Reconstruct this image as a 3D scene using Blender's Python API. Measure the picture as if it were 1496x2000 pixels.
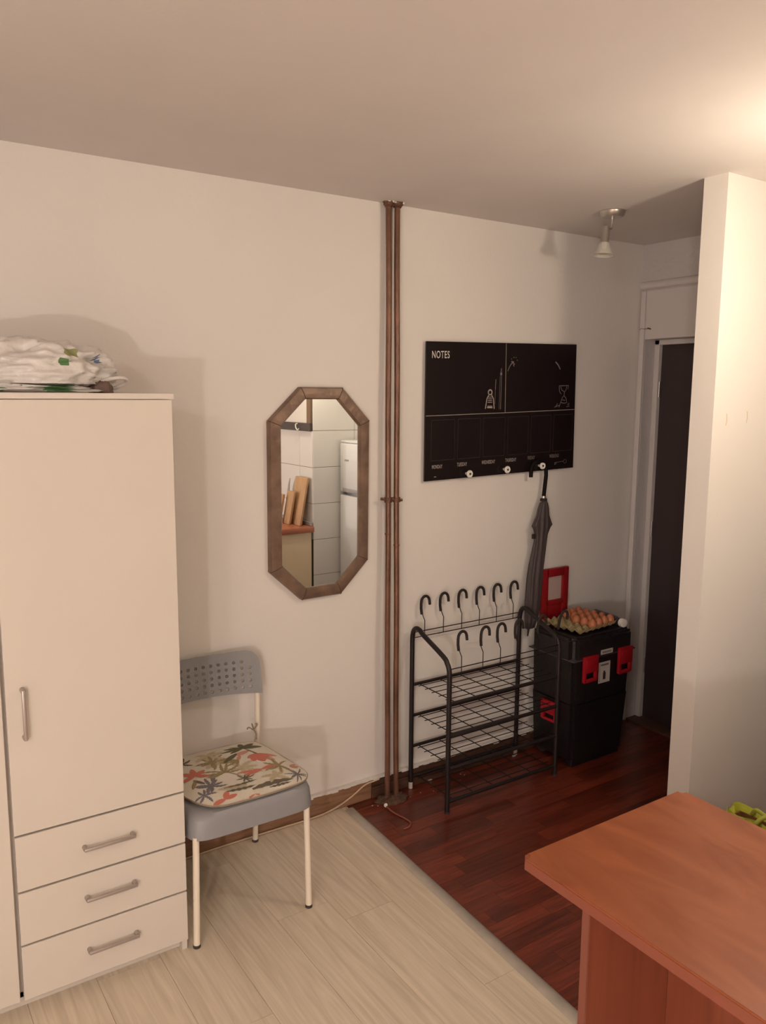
import bpy, bmesh, math, random
from mathutils import Vector, Matrix, noise
random.seed(7)
S = bpy.context.scene
for o in list(bpy.data.objects): bpy.data.objects.remove(o)
COL = S.collection
D = 2.792; H = 2.497          # mirror wall distance, ceiling height
# ------------------------------------------------------------------ camera
rt = Vector((0.83271652, -0.55365832, 0.00675705)); up = Vector((0.07376391, 0.12302101, 0.98965889)); fw = Vector((0.54876413, 0.82360688, -0.14328163))
cd = bpy.data.cameras.new('camera'); cam = bpy.data.objects.new('camera', cd); COL.objects.link(cam)
M = Matrix((rt, up, -fw)).transposed().to_4x4(); M.translation = (0, 0, 1.742); cam.matrix_world = M
cd.sensor_fit = 'VERTICAL'; cd.sensor_height = 24; cd.lens = 24*1578.41/2000; cd.clip_start = .02
S.camera = cam
S.view_settings.view_transform = 'Standard'; S.view_settings.look = 'None'; S.view_settings.gamma = 1
S.view_settings.use_curve_mapping = False; S.view_settings.exposure = 0.5
# ------------------------------------------------------------------ world and lamps' light
w = bpy.data.worlds.new('world'); S.world = w; w.use_nodes = True
w.node_tree.nodes['Background'].inputs[0].default_value = (.02, .02, .03, 1); w.node_tree.nodes['Background'].inputs[1].default_value = .3
def light(name, kind, loc, power, color, size, target=None, angle=160, blend=.6):
    l = bpy.data.lights.new(name, kind); l.energy = power; l.color = color; l.shadow_soft_size = size
    if kind == 'SPOT': l.spot_size = math.radians(angle); l.spot_blend = blend
    o = bpy.data.objects.new(name, l); COL.objects.link(o); o.location = loc
    if target: o.rotation_euler = (Vector(target)-Vector(loc)).to_track_quat('-Z', 'Y').to_euler()
    return o
WARM = (1, .74, .50)
light('kitchen_bulb_light', 'POINT', (2.34, 1.13, 2.10), 12.5, (1, .86, .67), .05)
light('ceiling_bulb_light', 'POINT', (-1.22, -.45, 2.28), 24, (1, .90, .84), .06)
light('low_lamp_light', 'POINT', (-1.10, -1.0, .95), 57, (1, .90, .85), .06)

# ------------------------------------------------------------------ material helpers
def lin(c): return tuple(((v/255)/12.92 if v/255 <= .04045 else ((v/255+.055)/1.055)**2.4) for v in c)
def mat(name, col, rough=.5, metal=0, bump=0, bscale=200, var=0, vscale=4, spec=.5, alpha=1, trans=0, coat=0, stretch=None):
    m = bpy.data.materials.new(name); m.use_nodes = True; n = m.node_tree; b = n.nodes['Principled BSDF']
    b.inputs['Roughness'].default_value = rough; b.inputs['Metallic'].default_value = metal
    b.inputs['Specular IOR Level'].default_value = spec; b.inputs['Alpha'].default_value = alpha
    b.inputs['Transmission Weight'].default_value = trans; b.inputs['Coat Weight'].default_value = coat
    c = lin(col); tc = n.nodes.new('ShaderNodeTexCoord')
    src = tc.outputs['Object']
    if stretch:
        mp = n.nodes.new('ShaderNodeMapping'); mp.inputs['Scale'].default_value = stretch; n.links.new(src, mp.inputs[0]); src = mp.outputs[0]
    if var:
        t = n.nodes.new('ShaderNodeTexNoise'); t.inputs['Scale'].default_value = vscale; t.inputs['Detail'].default_value = 5; n.links.new(src, t.inputs[0])
        r = n.nodes.new('ShaderNodeMapRange'); r.inputs[1].default_value = .3; r.inputs[2].default_value = .7
        r.inputs[3].default_value = 1-var; r.inputs[4].default_value = 1+var; n.links.new(t.outputs[0], r.inputs[0])
        x = n.nodes.new('ShaderNodeVectorMath'); x.operation = 'SCALE'; x.inputs[0].default_value = c; n.links.new(r.outputs[0], x.inputs['Scale'])
        n.links.new(x.outputs[0], b.inputs['Base Color'])
    else: b.inputs['Base Color'].default_value = (*c, 1)
    if bump:
        t = n.nodes.new('ShaderNodeTexNoise'); t.inputs['Scale'].default_value = bscale; t.inputs['Detail'].default_value = 4; n.links.new(src, t.inputs[0])
        u = n.nodes.new('ShaderNodeBump'); u.inputs['Strength'].default_value = bump; u.inputs['Distance'].default_value = .01
        n.links.new(t.outputs[0], u.inputs['Height']); n.links.new(u.outputs[0], b.inputs['Normal'])
    return m
def wood(name, c1, c2, stretch, rough=.4, dist=1.2, tone=.12, scale=6, spec=.5, coat=0):
    m = bpy.data.materials.new(name); m.use_nodes = True; n = m.node_tree; b = n.nodes['Principled BSDF']; L = n.links
    b.inputs['Roughness'].default_value = rough; b.inputs['Specular IOR Level'].default_value = spec; b.inputs['Coat Weight'].default_value = coat
    tc = n.nodes.new('ShaderNodeTexCoord'); oi = n.nodes.new('ShaderNodeObjectInfo')
    ad = n.nodes.new('ShaderNodeVectorMath'); ad.operation = 'ADD'; ml = n.nodes.new('ShaderNodeMath'); ml.operation = 'MULTIPLY'; ml.inputs[1].default_value = 37
    L.new(oi.outputs['Random'], ml.inputs[0]); L.new(tc.outputs['Object'], ad.inputs[0]); L.new(ml.outputs[0], ad.inputs[1])
    mp = n.nodes.new('ShaderNodeMapping'); mp.inputs['Scale'].default_value = stretch; L.new(ad.outputs[0], mp.inputs[0])
    t = n.nodes.new('ShaderNodeTexNoise'); t.inputs['Scale'].default_value = scale; t.inputs['Detail'].default_value = 7; t.inputs['Distortion'].default_value = dist; L.new(mp.outputs[0], t.inputs[0])
    cr = n.nodes.new('ShaderNodeValToRGB'); cr.color_ramp.elements[0].position = .32; cr.color_ramp.elements[1].position = .68
    cr.color_ramp.elements[0].color = (*lin(c1), 1); cr.color_ramp.elements[1].color = (*lin(c2), 1); L.new(t.outputs[0], cr.inputs[0])
    r = n.nodes.new('ShaderNodeMapRange'); r.inputs[3].default_value = 1-tone; r.inputs[4].default_value = 1+tone; L.new(oi.outputs['Random'], r.inputs[0])
    x = n.nodes.new('ShaderNodeVectorMath'); x.operation = 'SCALE'; L.new(cr.outputs[0], x.inputs[0]); L.new(r.outputs[0], x.inputs['Scale']); L.new(x.outputs[0], b.inputs['Base Color'])
    u = n.nodes.new('ShaderNodeBump'); u.inputs['Strength'].default_value = .08; u.inputs['Distance'].default_value = .003; L.new(t.outputs[0], u.inputs['Height']); L.new(u.outputs[0], b.inputs['Normal'])
    return m
PLASTER = mat('white_wall_paint', (230, 224, 217), .85, bump=.08, bscale=60, var=.02, vscale=2)
CEILP = mat('ceiling_paint', (220, 212, 207), .9, bump=.06, bscale=50, var=.02)
HALLP = mat('grey_white_paint', (206, 200, 198), .7, bump=.3, bscale=40, var=.03)
TRIMW = mat('white_gloss_paint', (215, 208, 205), .45, bump=.15, bscale=30)
MELA = mat('white_melamine', (217, 208, 197), .42, var=.01)
GAP = mat('dark_gap', (60, 50, 44), .9)
HANDLE = mat('satin_grey_metal', (178, 168, 162), .38, .55)
LAMI = wood('pale_laminate', (205, 190, 168), (227, 212, 190), (20, 1.1, 1), .45, 1.6, .025, 1.9)
PARQ = wood('red_brown_parquet', (84, 34, 24), (122, 54, 36), (2, 24, 1), .3, 1.0, .3, 2.2, coat=.15)
ALU = mat('aluminium_strip', (196, 188, 178), .4, .6, bump=.1, bscale=90, var=.08, vscale=20)
BASEB = wood('brown_baseboard', (128, 94, 70), (158, 120, 92), (3, 30, 30), .45, 1, .02, 2)
BASED = wood('dark_baseboard', (70, 46, 36), (96, 66, 50), (3, 30, 30), .5, 1, .02, 2)
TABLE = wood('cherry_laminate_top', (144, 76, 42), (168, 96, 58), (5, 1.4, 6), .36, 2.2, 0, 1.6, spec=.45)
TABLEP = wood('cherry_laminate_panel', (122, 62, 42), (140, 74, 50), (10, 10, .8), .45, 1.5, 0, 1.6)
RUST = mat('rusty_brown_paint', (118, 82, 64), .32, .25, bump=.4, bscale=25, var=.28, vscale=9)
RUSTD = mat('brown_clamp', (104, 72, 54), .5, .3, bump=.5, bscale=60, var=.2, vscale=30)
DUST = mat('dusty_concrete', (98, 70, 56), .95, bump=1, bscale=120, var=.3, vscale=40)
FRAME = mat('antique_brass_frame', (126, 102, 86), .42, .3, bump=.3, bscale=30, var=.28, vscale=16)
SEAM = mat('dark_mitre', (70, 52, 42), .6)
MIRR = mat('mirror_silver', (240, 242, 240), .0, 1)
BOARD = mat('black_glass', (30, 22, 23), .22, spec=.35, var=.05)
PRINT = mat('white_print', (205, 195, 188), .5)
PRINTD = mat('faded_white_print', (120, 108, 104), .5)
PRINTF = mat('faint_print', (48, 40, 38), .5)
KNOB = mat('white_knob_plastic', (236, 232, 222), .3)
BLACKM = mat('black_powder_coat', (40, 32, 32), .42, .2)
FOAM = mat('black_foam_rubber', (38, 29, 27), .75, bump=.3, bscale=200)
WIREM = mat('black_wire', (34, 26, 26), .4, .3)
PALE = mat('pale_plastic', (200, 188, 180), .5)
UMB = mat('charcoal_umbrella_cloth', (70, 59, 59), .62, bump=.5, bscale=70, var=.12, vscale=25, stretch=(1, 1, .15))
TOOLB = mat('black_toolbox_plastic', (26, 21, 22), .42, bump=.3, bscale=180)
TOOLL = mat('black_lid_plastic', (34, 29, 31), .36, bump=.2, bscale=180)
RED = mat('red_plastic', (176, 22, 38), .38)
REDD = mat('dark_red_plastic', (146, 20, 28), .42)
PAPER = mat('white_sticker_paper', (205, 200, 196), .6)
INK = mat('dark_ink', (50, 45, 45), .6)
EGG = mat('brown_egg_shell', (196, 122, 84), .45, var=.08, vscale=25)
TRAY = mat('moulded_pulp', (170, 152, 112), .9, bump=.6, bscale=150)
BAGM = mat('white_thin_plastic', (230, 224, 218), .28, bump=.7, bscale=26, alpha=.95)
BAGG = mat('green_print', (92, 132, 84), .4); BAGO = mat('olive_print', (150, 152, 100), .4); BAGB = mat('blue_print', (104, 124, 158), .4); BAGK = mat('dark_bag_inside', (120, 98, 90), .6)
CHPL = mat('grey_chair_plastic', (146, 145, 147), .42, bump=.1, bscale=250)
CHLEG = mat('white_tube_paint', (238, 226, 208), .3)
RUB = mat('dark_rubber', (60, 52, 50), .7)
CUSH = mat('cream_cotton_print', (236, 226, 208), .9, bump=.5, bscale=350, var=.04, vscale=18)
CORDM = mat('cream_cable', (206, 180, 150), .5); CORDR = mat('reddish_cable', (140, 82, 62), .45)
CHROME = mat('brushed_nickel', (190, 184, 176), .3, .85)
FROST = mat('frosted_glass', (202, 198, 188), .45, trans=.2)
DOORM = mat('dark_brown_door', (60, 48, 49), .5, bump=.1, bscale=60, var=.06, vscale=3)
TILE = mat('glazed_white_tile', (228, 226, 224), .22)
GROUT = mat('dark_grout', (120, 108, 98), .9)
FRIDGE = mat('white_fridge_enamel', (232, 232, 234), .3)
FRG = mat('grey_fridge_grip', (168, 166, 168), .45)
WTOP = wood('terracotta_worktop', (172, 104, 78), (190, 120, 92), (2, 12, 2), .25, 1, 0, 2)
CREAM = mat('cream_cabinet', (232, 214, 184), .45)
BEECH = wood('beech_board', (182, 142, 102), (202, 164, 124), (20, 20, 1.5), .55, 1, .08, 2)
RAILM = mat('dark_rail', (74, 66, 64), .4, .3)
STEEL = mat('steel_blade', (170, 168, 170), .3, .8)
LIME = mat('lime_green_fabric', (176, 178, 52), .7, bump=.3, bscale=150); KRAFT = mat('brown_bag_side', (120, 78, 50), .8)
BULB = bpy.data.materials.new('lit_bulb'); BULB.use_nodes = True
_b = BULB.node_tree.nodes['Principled BSDF']; _b.inputs['Emission Color'].default_value = (1, .8, .55, 1); _b.inputs['Emission Strength'].default_value = 6

# ------------------------------------------------------------------ object helpers
def obj(name, bm, m, parent=None, smooth=False, kind=None, label=None):
    me = bpy.data.meshes.new(name)
    if isinstance(bm, bpy.types.Mesh): me = bm
    else: bm.normal_update(); bm.to_mesh(me); bm.free()
    for k in (m if isinstance(m, (list, tuple)) else [m]): me.materials.append(k)
    if smooth:
        me.polygons.foreach_set('use_smooth', [True]*len(me.polygons))
        if smooth != 'all':
            try: me.set_sharp_from_angle(angle=math.radians(38))
            except Exception: pass
    o = bpy.data.objects.new(name, me); COL.objects.link(o)
    if parent: o.parent = parent; o.matrix_parent_inverse = (Matrix.Translation(WL(parent))).inverted()
    if kind: o['kind'] = kind
    if label: o['label'] = label
    return o
def WL(o):      # world location of a (translation-only) chain
    v = Vector(o.location)
    return v if not o.parent else v + o.matrix_parent_inverse.translation + WL(o.parent)
def tag(o, label, cat, group=None):
    o['label'] = label; o['category'] = cat
    if group: o['group'] = group
    return o
def thing(name, label, cat, loc=(0, 0, 0), group=None):
    o = bpy.data.objects.new(name, None); COL.objects.link(o); o.location = loc; o.empty_display_size = .05
    return tag(o, label, cat, group)
def box(bm, x0, x1, y0, y1, z0, z1, bev=0, seg=2):
    r = bmesh.ops.create_cube(bm, size=1); vs = r['verts']
    for v in vs: v.co = Vector((x0+(v.co.x+.5)*(x1-x0), y0+(v.co.y+.5)*(y1-y0), z0+(v.co.z+.5)*(z1-z0)))
    if bev:
        es = list({e for v in vs for e in v.link_edges})
        bmesh.ops.bevel(bm, geom=es, offset=bev, segments=seg, profile=.5, affect='EDGES')
    return bm
def B(*a, **k): return box(bmesh.new(), *a, **k)
def tube(bm, pts, r, n=10, cap=True, radii=None):
    pts = [Vector(p) for p in pts]; rings = []; t0 = (pts[1]-pts[0]).normalized()
    a = t0.orthogonal().normalized()
    for i, p in enumerate(pts):
        t = ((pts[min(i+1, len(pts)-1)]-pts[max(i-1, 0)])).normalized()
        a = (a-t*a.dot(t)).normalized(); b = t.cross(a); rr = radii[i] if radii else r
        rings.append([bm.verts.new(p+(a*math.cos(k*2*math.pi/n)+b*math.sin(k*2*math.pi/n))*rr) for k in range(n)])
    for A, C in zip(rings, rings[1:]):
        for k in range(n): bm.faces.new((A[k], A[(k+1) % n], C[(k+1) % n], C[k]))
    if cap: bm.faces.new(rings[0][::-1]); bm.faces.new(rings[-1])
    return bm
def T(pts, r, n=10, **k): return tube(bmesh.new(), pts, r, n, **k)
def smoothpath(pts, k=8):       # Catmull-Rom
    P = [Vector(p) for p in pts]; P = [P[0]*2-P[1]]+P+[P[-1]*2-P[-2]]; out = []
    for i in range(1, len(P)-2):
        for j in range(k):
            t = j/k; a, b, c, d = P[i-1:i+3]
            out.append(.5*((2*b)+(c-a)*t+(2*a-5*b+4*c-d)*t*t+(3*b-a-3*c+d)*t**3))
    return out+[P[-2]]
def lathe(bm, prof, c, axis=(0, 0, 1), n=24):       # prof: (radius, height)
    q = Vector((0, 0, 1)).rotation_difference(Vector(axis).normalized()); rings = []
    for r, z in prof:
        rings.append([bm.verts.new(Vector(c)+q @ Vector((max(r, 1e-4)*math.cos(k*2*math.pi/n), max(r, 1e-4)*math.sin(k*2*math.pi/n), z))) for k in range(n)])
    for A, C in zip(rings, rings[1:]):
        for k in range(n): bm.faces.new((A[k], A[(k+1) % n], C[(k+1) % n], C[k]))
    bm.faces.new(rings[0][::-1]); bm.faces.new(rings[-1]); return bm
def prism(bm, poly, z0, z1, f=lambda x, y, z: (x, y, z)):
    a = [bm.verts.new(f(x, y, z0)) for x, y in poly]; b = [bm.verts.new(f(x, y, z1)) for x, y in poly]
    n = len(poly); bm.faces.new(a[::-1]); bm.faces.new(b)
    for i in range(n): bm.faces.new((a[i], a[(i+1) % n], b[(i+1) % n], b[i]))
    return bm
def struct(name, bm, m, smooth=False):
    o = obj(name, bm, m, None, smooth); o['kind'] = 'structure'; return o

# ================================================================== ROOM SHELL
struct('wall_back', B(-1.7, 3.8, D, D+.12, 0, H), PLASTER)
struct('wall_left', B(-1.72, -1.6, -2.6, D, 0, H), PLASTER)
struct('wall_near', B(-1.72, 3.8, -2.72, -2.6, 0, H), PLASTER)
struct('ceiling', B(-1.72, 3.9, -2.72, D+.12, H, H+.1), CEILP)
PX = 2.562
wm = struct('wall_middle', B(PX, 3.7, 1.747, 1.841, 0, H), PLASTER)
for (mx_, mz) in ((2.64, 1.662), (2.764, 1.67)):
    obj('plaster_mark', T([(mx_, 1.7468, mz-.02), (mx_+.003, 1.7465, mz), (mx_, 1.7468, mz+.022)], .0022, 6), mat('tan_smear', (206, 190, 168), .8), wm)
struct('wall_nook', B(3.6, 3.7, .8, 1.747, 0, H), PLASTER)
# entrance wall with its door opening
DX = 3.432
bm = bmesh.new()
box(bm, DX, DX+.16, 2.754, D, 0, 2.03); box(bm, DX, DX+.16, 1.841, D, 2.03, H); box(bm, DX, DX+.16, 1.841, 1.90, 0, 2.03)
wr = struct('wall_right', bm, HALLP)
bm = T([(DX+.004, D, 2.297), (DX+.004, 1.841, 2.297)], .021, 14); struct('trim_1', bm, TRIMW, True)
bm = B(DX-.014, DX, 2.755, 2.784, 0, 2.27, .004); box(bm, DX-.008, DX, 1.841, 2.754, 2.03, 2.27, .002); struct('trim_2', bm, TRIMW)
obj('nail', T([(DX-.03, 2.72, 2.083), (DX, 2.72, 2.079)], .003, 8), mat('nail_metal', (90, 80, 76), .4, .8), wr)
obj('wire', T(smoothpath([(DX-.016, 2.812-.03, 2.078), (DX-.018, 2.77, 2.084), (DX-.02, 2.74, 2.08), (DX-.022, 2.722, 2.082)]), .0012, 6), mat('thin_wire', (120, 108, 104), .5), wr)
bm = B(DX+.075, DX+.107, 2.725, 2.7545, 0, 2.03, .003); box(bm, DX+.075, DX+.107, 1.90, 2.7545, 2.005, 2.03, .003)
d = struct('door_frame', bm, TRIMW); d.name = 'trim_3'
door = struct('door_1', B(DX+.10, DX+.14, 1.905, 2.728, .012, 2.006, .002), DOORM)
for z in (1.78, 1.05, .3): obj('hinge', T([(DX+.094, 2.728, z-.04), (DX+.094, 2.728, z+.04)], .006, 10), CHROME, door, True)
obj('door_handle', tube(T([(DX+.10, 1.97, 1.03), (DX+.05, 1.97, 1.03)], .009, 10), [(DX+.05, 1.965, 1.03), (DX+.05, 2.08, 1.03)], .009, 10), CHROME, door, True)
struct('trim_4', B(DX, DX+.16, 1.9, 2.754, 0, .012), BASED)
# kitchen block wall with tiles (seen in the mirror)
KX = 2.602; KY = .80; TW = .325; TH = .2455
wk = struct('wall_kitchen', B(KX+.004, 3.7, -2.6, KY-.004, 0, H), GROUT)
for r in range(-1, 6):
    z0 = .275+r*TH; z1 = z0+TH
    if r == -1: z0 = .01
    for c in range(3):
        x0 = KX+c*TW + (0 if r < 5 else 0); x1 = min(x0+TW, 3.598)
        obj('tile', B(x0+.0015, x1-.0015, KY-.006, KY, z0+.0015, z1-.0015, .001, 1), TILE, wk)
for r in range(3):
    z0 = [.765, 1.01, 1.2555][r]; z1 = z0+TH
    y1 = KY
    for c in range(6):
        w_ = .19 if c == 0 else TW
        obj('tile', B(KX, KX+.006, y1-w_+.0015, y1-.0015-(.006 if c == 0 else 0), z0+.0015, z1-.0015, .001, 1), TILE, wk); y1 -= w_
obj('plaster_face', B(KX+.0005, KX+.005, -2.6, KY-.03, 1.55, H), PLASTER, wk)
obj('plaster_end', B(KX+.004, 3.6, KY-.0045, KY-.001, .275+6*TH+.001, H), PLASTER, wk)
obj('post', B(KX-.008, KX+.004, .728, .782, 1.551, 2.2), mat('brown_post', (120, 96, 74), .6), wk)

# ---------------- floors
TK = (1.674-1.609)/(2.761-1.396)
def thx(y): return 1.674+(y-2.761)*TK
fl = struct('floor', B(-1.7, 3.9, -2.7, D+.1, -.06, -.006), GAP)
def clip(poly, side):
    out = []
    g = lambda p: (thx(p[1])-p[0])*side
    for i, p in enumerate(poly):
        q = poly[(i+1) % len(poly)]; a, b = g(p), g(q)
        if a >= 0: out.append(p)
        if a*b < 0: t = a/(a-b); out.append((p[0]+(q[0]-p[0])*t, p[1]+(q[1]-p[1])*t))
    return out
G = .0006
def plank(x0, x1, y0, y1, side, m, name, g):
    y0 = max(y0, -2.6); y1 = min(y1, D)
    poly = clip([(x0+g, y0+g), (x1-g, y0+g), (x1-g, y1-g), (x0+g, y1-g)], side)
    if len(poly) < 3: return
    cx = sum(p[0] for p in poly)/len(poly); cy = sum(p[1] for p in poly)/len(poly)
    o = obj(name, prism(bmesh.new(), [(a-cx, b-cy) for a, b in poly], -.008, 0), m)
    o.location = (cx, cy, 0); o.parent = fl; return o
x = -1.6; k = 0
while x < 1.72:
    y = -2.6-random.uniform(0, 1.2)
    while y < D:
        if y+1.25 > -2.6: plank(x, x+.192, y, y+1.25, 1, LAMI, 'plank', .0005)
        y += 1.25
    x += .192
y = .62
while y < D:
    x = 1.55-random.uniform(0, .4)
    while x < 3.6:
        if x+.42 > 1.55: plank(x, min(x+.42, 3.6), y, y+.068, -1, PARQ, 'parquet_strip', .0004)
        x += .42
    y += .068
bm = bmesh.new(); y = -2.6
while y < .62:
    x = 1.3-random.uniform(0, .4)
    while x < 2.7:
        poly = clip([(x+G, y+G), (x+.42-G, y+G), (x+.42-G, min(y+.068, .62)-G), (x+G, min(y+.068, .62)-G)], -1)
        if len(poly) > 2: prism(bm, poly, -.008, 0)
        x += .42
    y += .068
o = obj('parquet_field', bm, PARQ, fl); o['kind'] = 'stuff'
# threshold strip
def thr(p, dx): return (thx(p)+dx, p)
prof = [(-.026, 0), (-.022, .0035), (-.006, .006), (.006, .006), (.016, .0035), (.019, 0)]
bm = bmesh.new(); R0 = [bm.verts.new((thx(-2.6)+a, -2.6, z)) for a, z in prof]; R1 = [bm.verts.new((thx(2.75)+a, 2.75, z)) for a, z in prof]
for i in range(5): bm.faces.new((R0[i], R0[i+1], R1[i+1], R1[i]))
bm.faces.new(R0[::-1]); bm.faces.new(R1); struct('trim_5', bm, ALU, True)
# baseboards (overpainted ragged top edge = plaster lip)
bb = struct('baseboard_back', B(.0, 1.80, D-.016, D, 0, .086, .004), BASEB)
bm = B(1.80, DX-.002, D-.020, D, 0, .05, .004); box(bm, 1.80, DX-.002, D-.008, D, .05, .075, .002)
o = struct('baseboard_hall', bm, BASED)
o = struct('baseboard_middle', B(PX-.012, PX, 1.747, 1.841, 0, .06, .003), BASED)
bm = bmesh.new(); random.seed(3)
xs = [.85+i*.03 for i in range(80)]
for a, b in zip(xs, xs[1:]):
    hgt = .082+random.uniform(-.003, .005)
    box(bm, a, b+.001, D-.0185, D-.001, hgt, .094, .0)
paint = obj('paint_edge', bm, PLASTER, bb)

# ================================================================== WARDROBE
WF = 2.27; WT = 1.742
wd = thing('wardrobe', 'tall white melamine wardrobe with doors and three drawers, left of the chair', 'wardrobe', (.08, 2.53, 0))
bm = bmesh.new(); F = WF+.018
box(bm, .773, .789, F, 2.775, 0, WT-.017); box(bm, -.651, -.635, F, 2.775, 0, WT-.017)
for xx in (.3035, -.166): box(bm, xx-.008, xx+.008, F+.004, 2.77, .04, WT-.017)
box(bm, -.635, .773, 2.765, 2.775, .02, WT-.017); box(bm, -.635, .773, F+.004, 2.765, .04, .056)
obj('carcass', bm, MELA, wd)
obj('top_panel', B(-.653, .792, WF-.004, 2.777, WT-.016, WT, .001, 1), MELA, wd)
obj('plinth', B(-.635, .7725, F+.022, F+.036, 0, .046), MELA, wd)
def hand(a, b, parent, off=.026):
    a = Vector(a); b = Vector(b); d_ = (b-a).normalized(); n_ = Vector((0, -1, 0))
    bm = bmesh.new(); x0 = Vector((min(a.x, b.x)-.005, WF-off, min(a.z, b.z)-.005)); x1 = Vector((max(a.x, b.x)+.005, WF-off+.010, max(a.z, b.z)+.005))
    box(bm, x0.x, x1.x, x0.y, x1.y, x0.z, x1.z, .003)
    for p in (a, b): tube(bm, [p+n_*(off-.008), p+n_*0.0], .007, 12)
    return obj('handle', bm, HANDLE, parent, True)
dr = obj('door', B(.307, .787, WF, WF+.016, .538, WT-.0175, .0012, 1), MELA, wd); hand((.349, WF, .818), (.349, WF, .951), dr)
for z0, z1, zh in ((.370, .533, .4505), (.209, .366, .2945), (.040, .205, .1295)):
    q = obj('drawer', B(.308, .787, WF, WF+.016, z0+.001, z1-.001, .0012, 1), MELA, wd); hand((.489, WF, zh), (.626, WF, zh), q)
dr = obj('door', B(-.164, .2975, WF, WF+.016, .042, WT-.0175, .0012, 1), MELA, wd); hand((-.12, WF, .818), (-.12, WF, .951), dr)
dr = obj('door', B(-.633, -.167, WF, WF+.016, .042, WT-.0175, .0012, 1), MELA, wd); hand((-.21, WF, .818), (-.21, WF, .951), dr)

# ---------------- plastic bags on the wardrobe
def bag(cx, cy, cz, rx, ry, rz, seed, nu=72, nv=36, flat=.3):
    bm = bmesh.new(); bmesh.ops.create_uvsphere(bm, u_segments=nu, v_segments=nv, radius=1)
    for v in bm.verts:
        p = v.co.copy()
        rdg = 1-abs(noise.noise(p*2.3+Vector((seed, 0, 0))))*2
        r2 = 1-abs(noise.noise(Vector((p.x*3.2, p.y*5, p.z*7))+Vector((0, seed, 3))))*2
        k = 1+.20*(rdg-.6)+.11*(r2-.6)+.12*noise.noise(p*1.3+Vector((seed*2, 1, 1)))
        p = p*k
        z = p.z
        if z < -flat: z = -flat + (z+flat)*.05
        v.co = Vector((cx+p.x*rx, cy+p.y*ry, cz+(z+flat)*rz))
    return bm
def paint_faces(o, rules):
    for f in o.data.polygons:
        c = f.center
        for i, (x0, x1, z0, z1) in rules:
            if x0 < c.x < x1 and z0 < c.z < z1 and f.normal.y < .3: f.material_index = i
bg = tag(obj('plastic_bag', bag(.45, 2.50, WT+.025, .225, .15, .096, 2.7, 120, 60), [BAGM, BAGG, BAGO, BAGB, BAGK], None, 'all'), 'crumpled white plastic bag with green and blue print on top of the wardrobe', 'bag')
paint_faces(bg, [(1, (.505, .535, 1.815, 1.835)), (2, (.522, .565, 1.842, 1.862)), (3, (.622, .636, 1.825, 1.85))])
lb = thing('carrier_bag', 'flattened white carrier bag with green print beneath the crumpled plastic bag', 'bag', (.30, 2.50, WT))
g1 = obj('bag_body', bag(.26, 2.47, WT+.003, .38, .17, .034, 5.1, 96, 30, .1), [BAGM, BAGG], lb, 'all')
paint_faces(g1, [(1, (.315, .345, 1.745, 1.765)), (1, (.46, .54, 1.744, 1.764))])
bm = bmesh.new(); tube(bm, smoothpath([(.56, 2.46, WT+.012), (.62, 2.44, WT+.03), (.69, 2.44, WT+.045), (.715, 2.46, WT+.034), (.68, 2.48, WT+.014), (.60, 2.5, WT+.010)]), .006, 8)
obj('bag_handle', bm, BAGM, lb, 'all')
obj('bag_fold', bag(.635, 2.44, WT+.001, .034, .03, .032, 9.3, 32, 20, .2), BAGK, lb, 'all')

# ================================================================== CHAIR
CX = 1.022
ch = thing('dining_chair', 'grey plastic chair with perforated back and white tube legs beside the wardrobe', 'chair', (CX, 2.5, 0))
def sorn(cx, cy, hx, hy, n=4.5, k=64, taper=0):
    out = []
    for i in range(k):
        t = 2*math.pi*i/k; c, s = math.cos(t), math.sin(t)
        x = hx*math.copysign(abs(c)**(2/n), c); y = hy*math.copysign(abs(s)**(2/n), s)
        out.append((cx+x*(1-taper*y/hy), cy+y, t))
    return out
bm = bmesh.new(); sy = 2.482; loops = []
def addloop(hx, hy, zf, n=5, ty=0.03):
    L_ = [bm.verts.new((x, y, zf(x, y))) for x, y, t in sorn(CX+.004, sy, hx, hy, n, 64, ty)]; loops.append(L_)
zt = lambda x, y: .437-.006*math.cos(min(1, abs(x-CX)/.2)*1.57)*1.0
def zapr(x, y):
    f = max(0, min(1, (2.70-y)/.43)); return .437-.022-.058*f**.8
addloop(.10, .10, zt, 3); addloop(.19, .19, lambda x, y: .436); addloop(.207, .207, lambda x, y: .434, 5.5); addloop(.216, .215, lambda x, y: .424, 6)
addloop(.219, .219, lambda x, y: .412 if zapr(x, y) < .40 else zapr(x, y)+.004, 6.5); addloop(.222, .222, zapr, 7); addloop(.217, .217, zapr, 7); addloop(.212, .210, lambda x, y: .424-.004, 6); addloop(.1, .1, lambda x, y: .424, 3)
for A, C in zip(loops, loops[1:]):
    for i in range(64): bm.faces.new((A[i], C[i], C[(i+1) % 64], A[(i+1) % 64]))
bm.faces.new(loops[0]); bm.faces.new(loops[-1][::-1])
obj('seat', bm, CHPL, ch, True)
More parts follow.
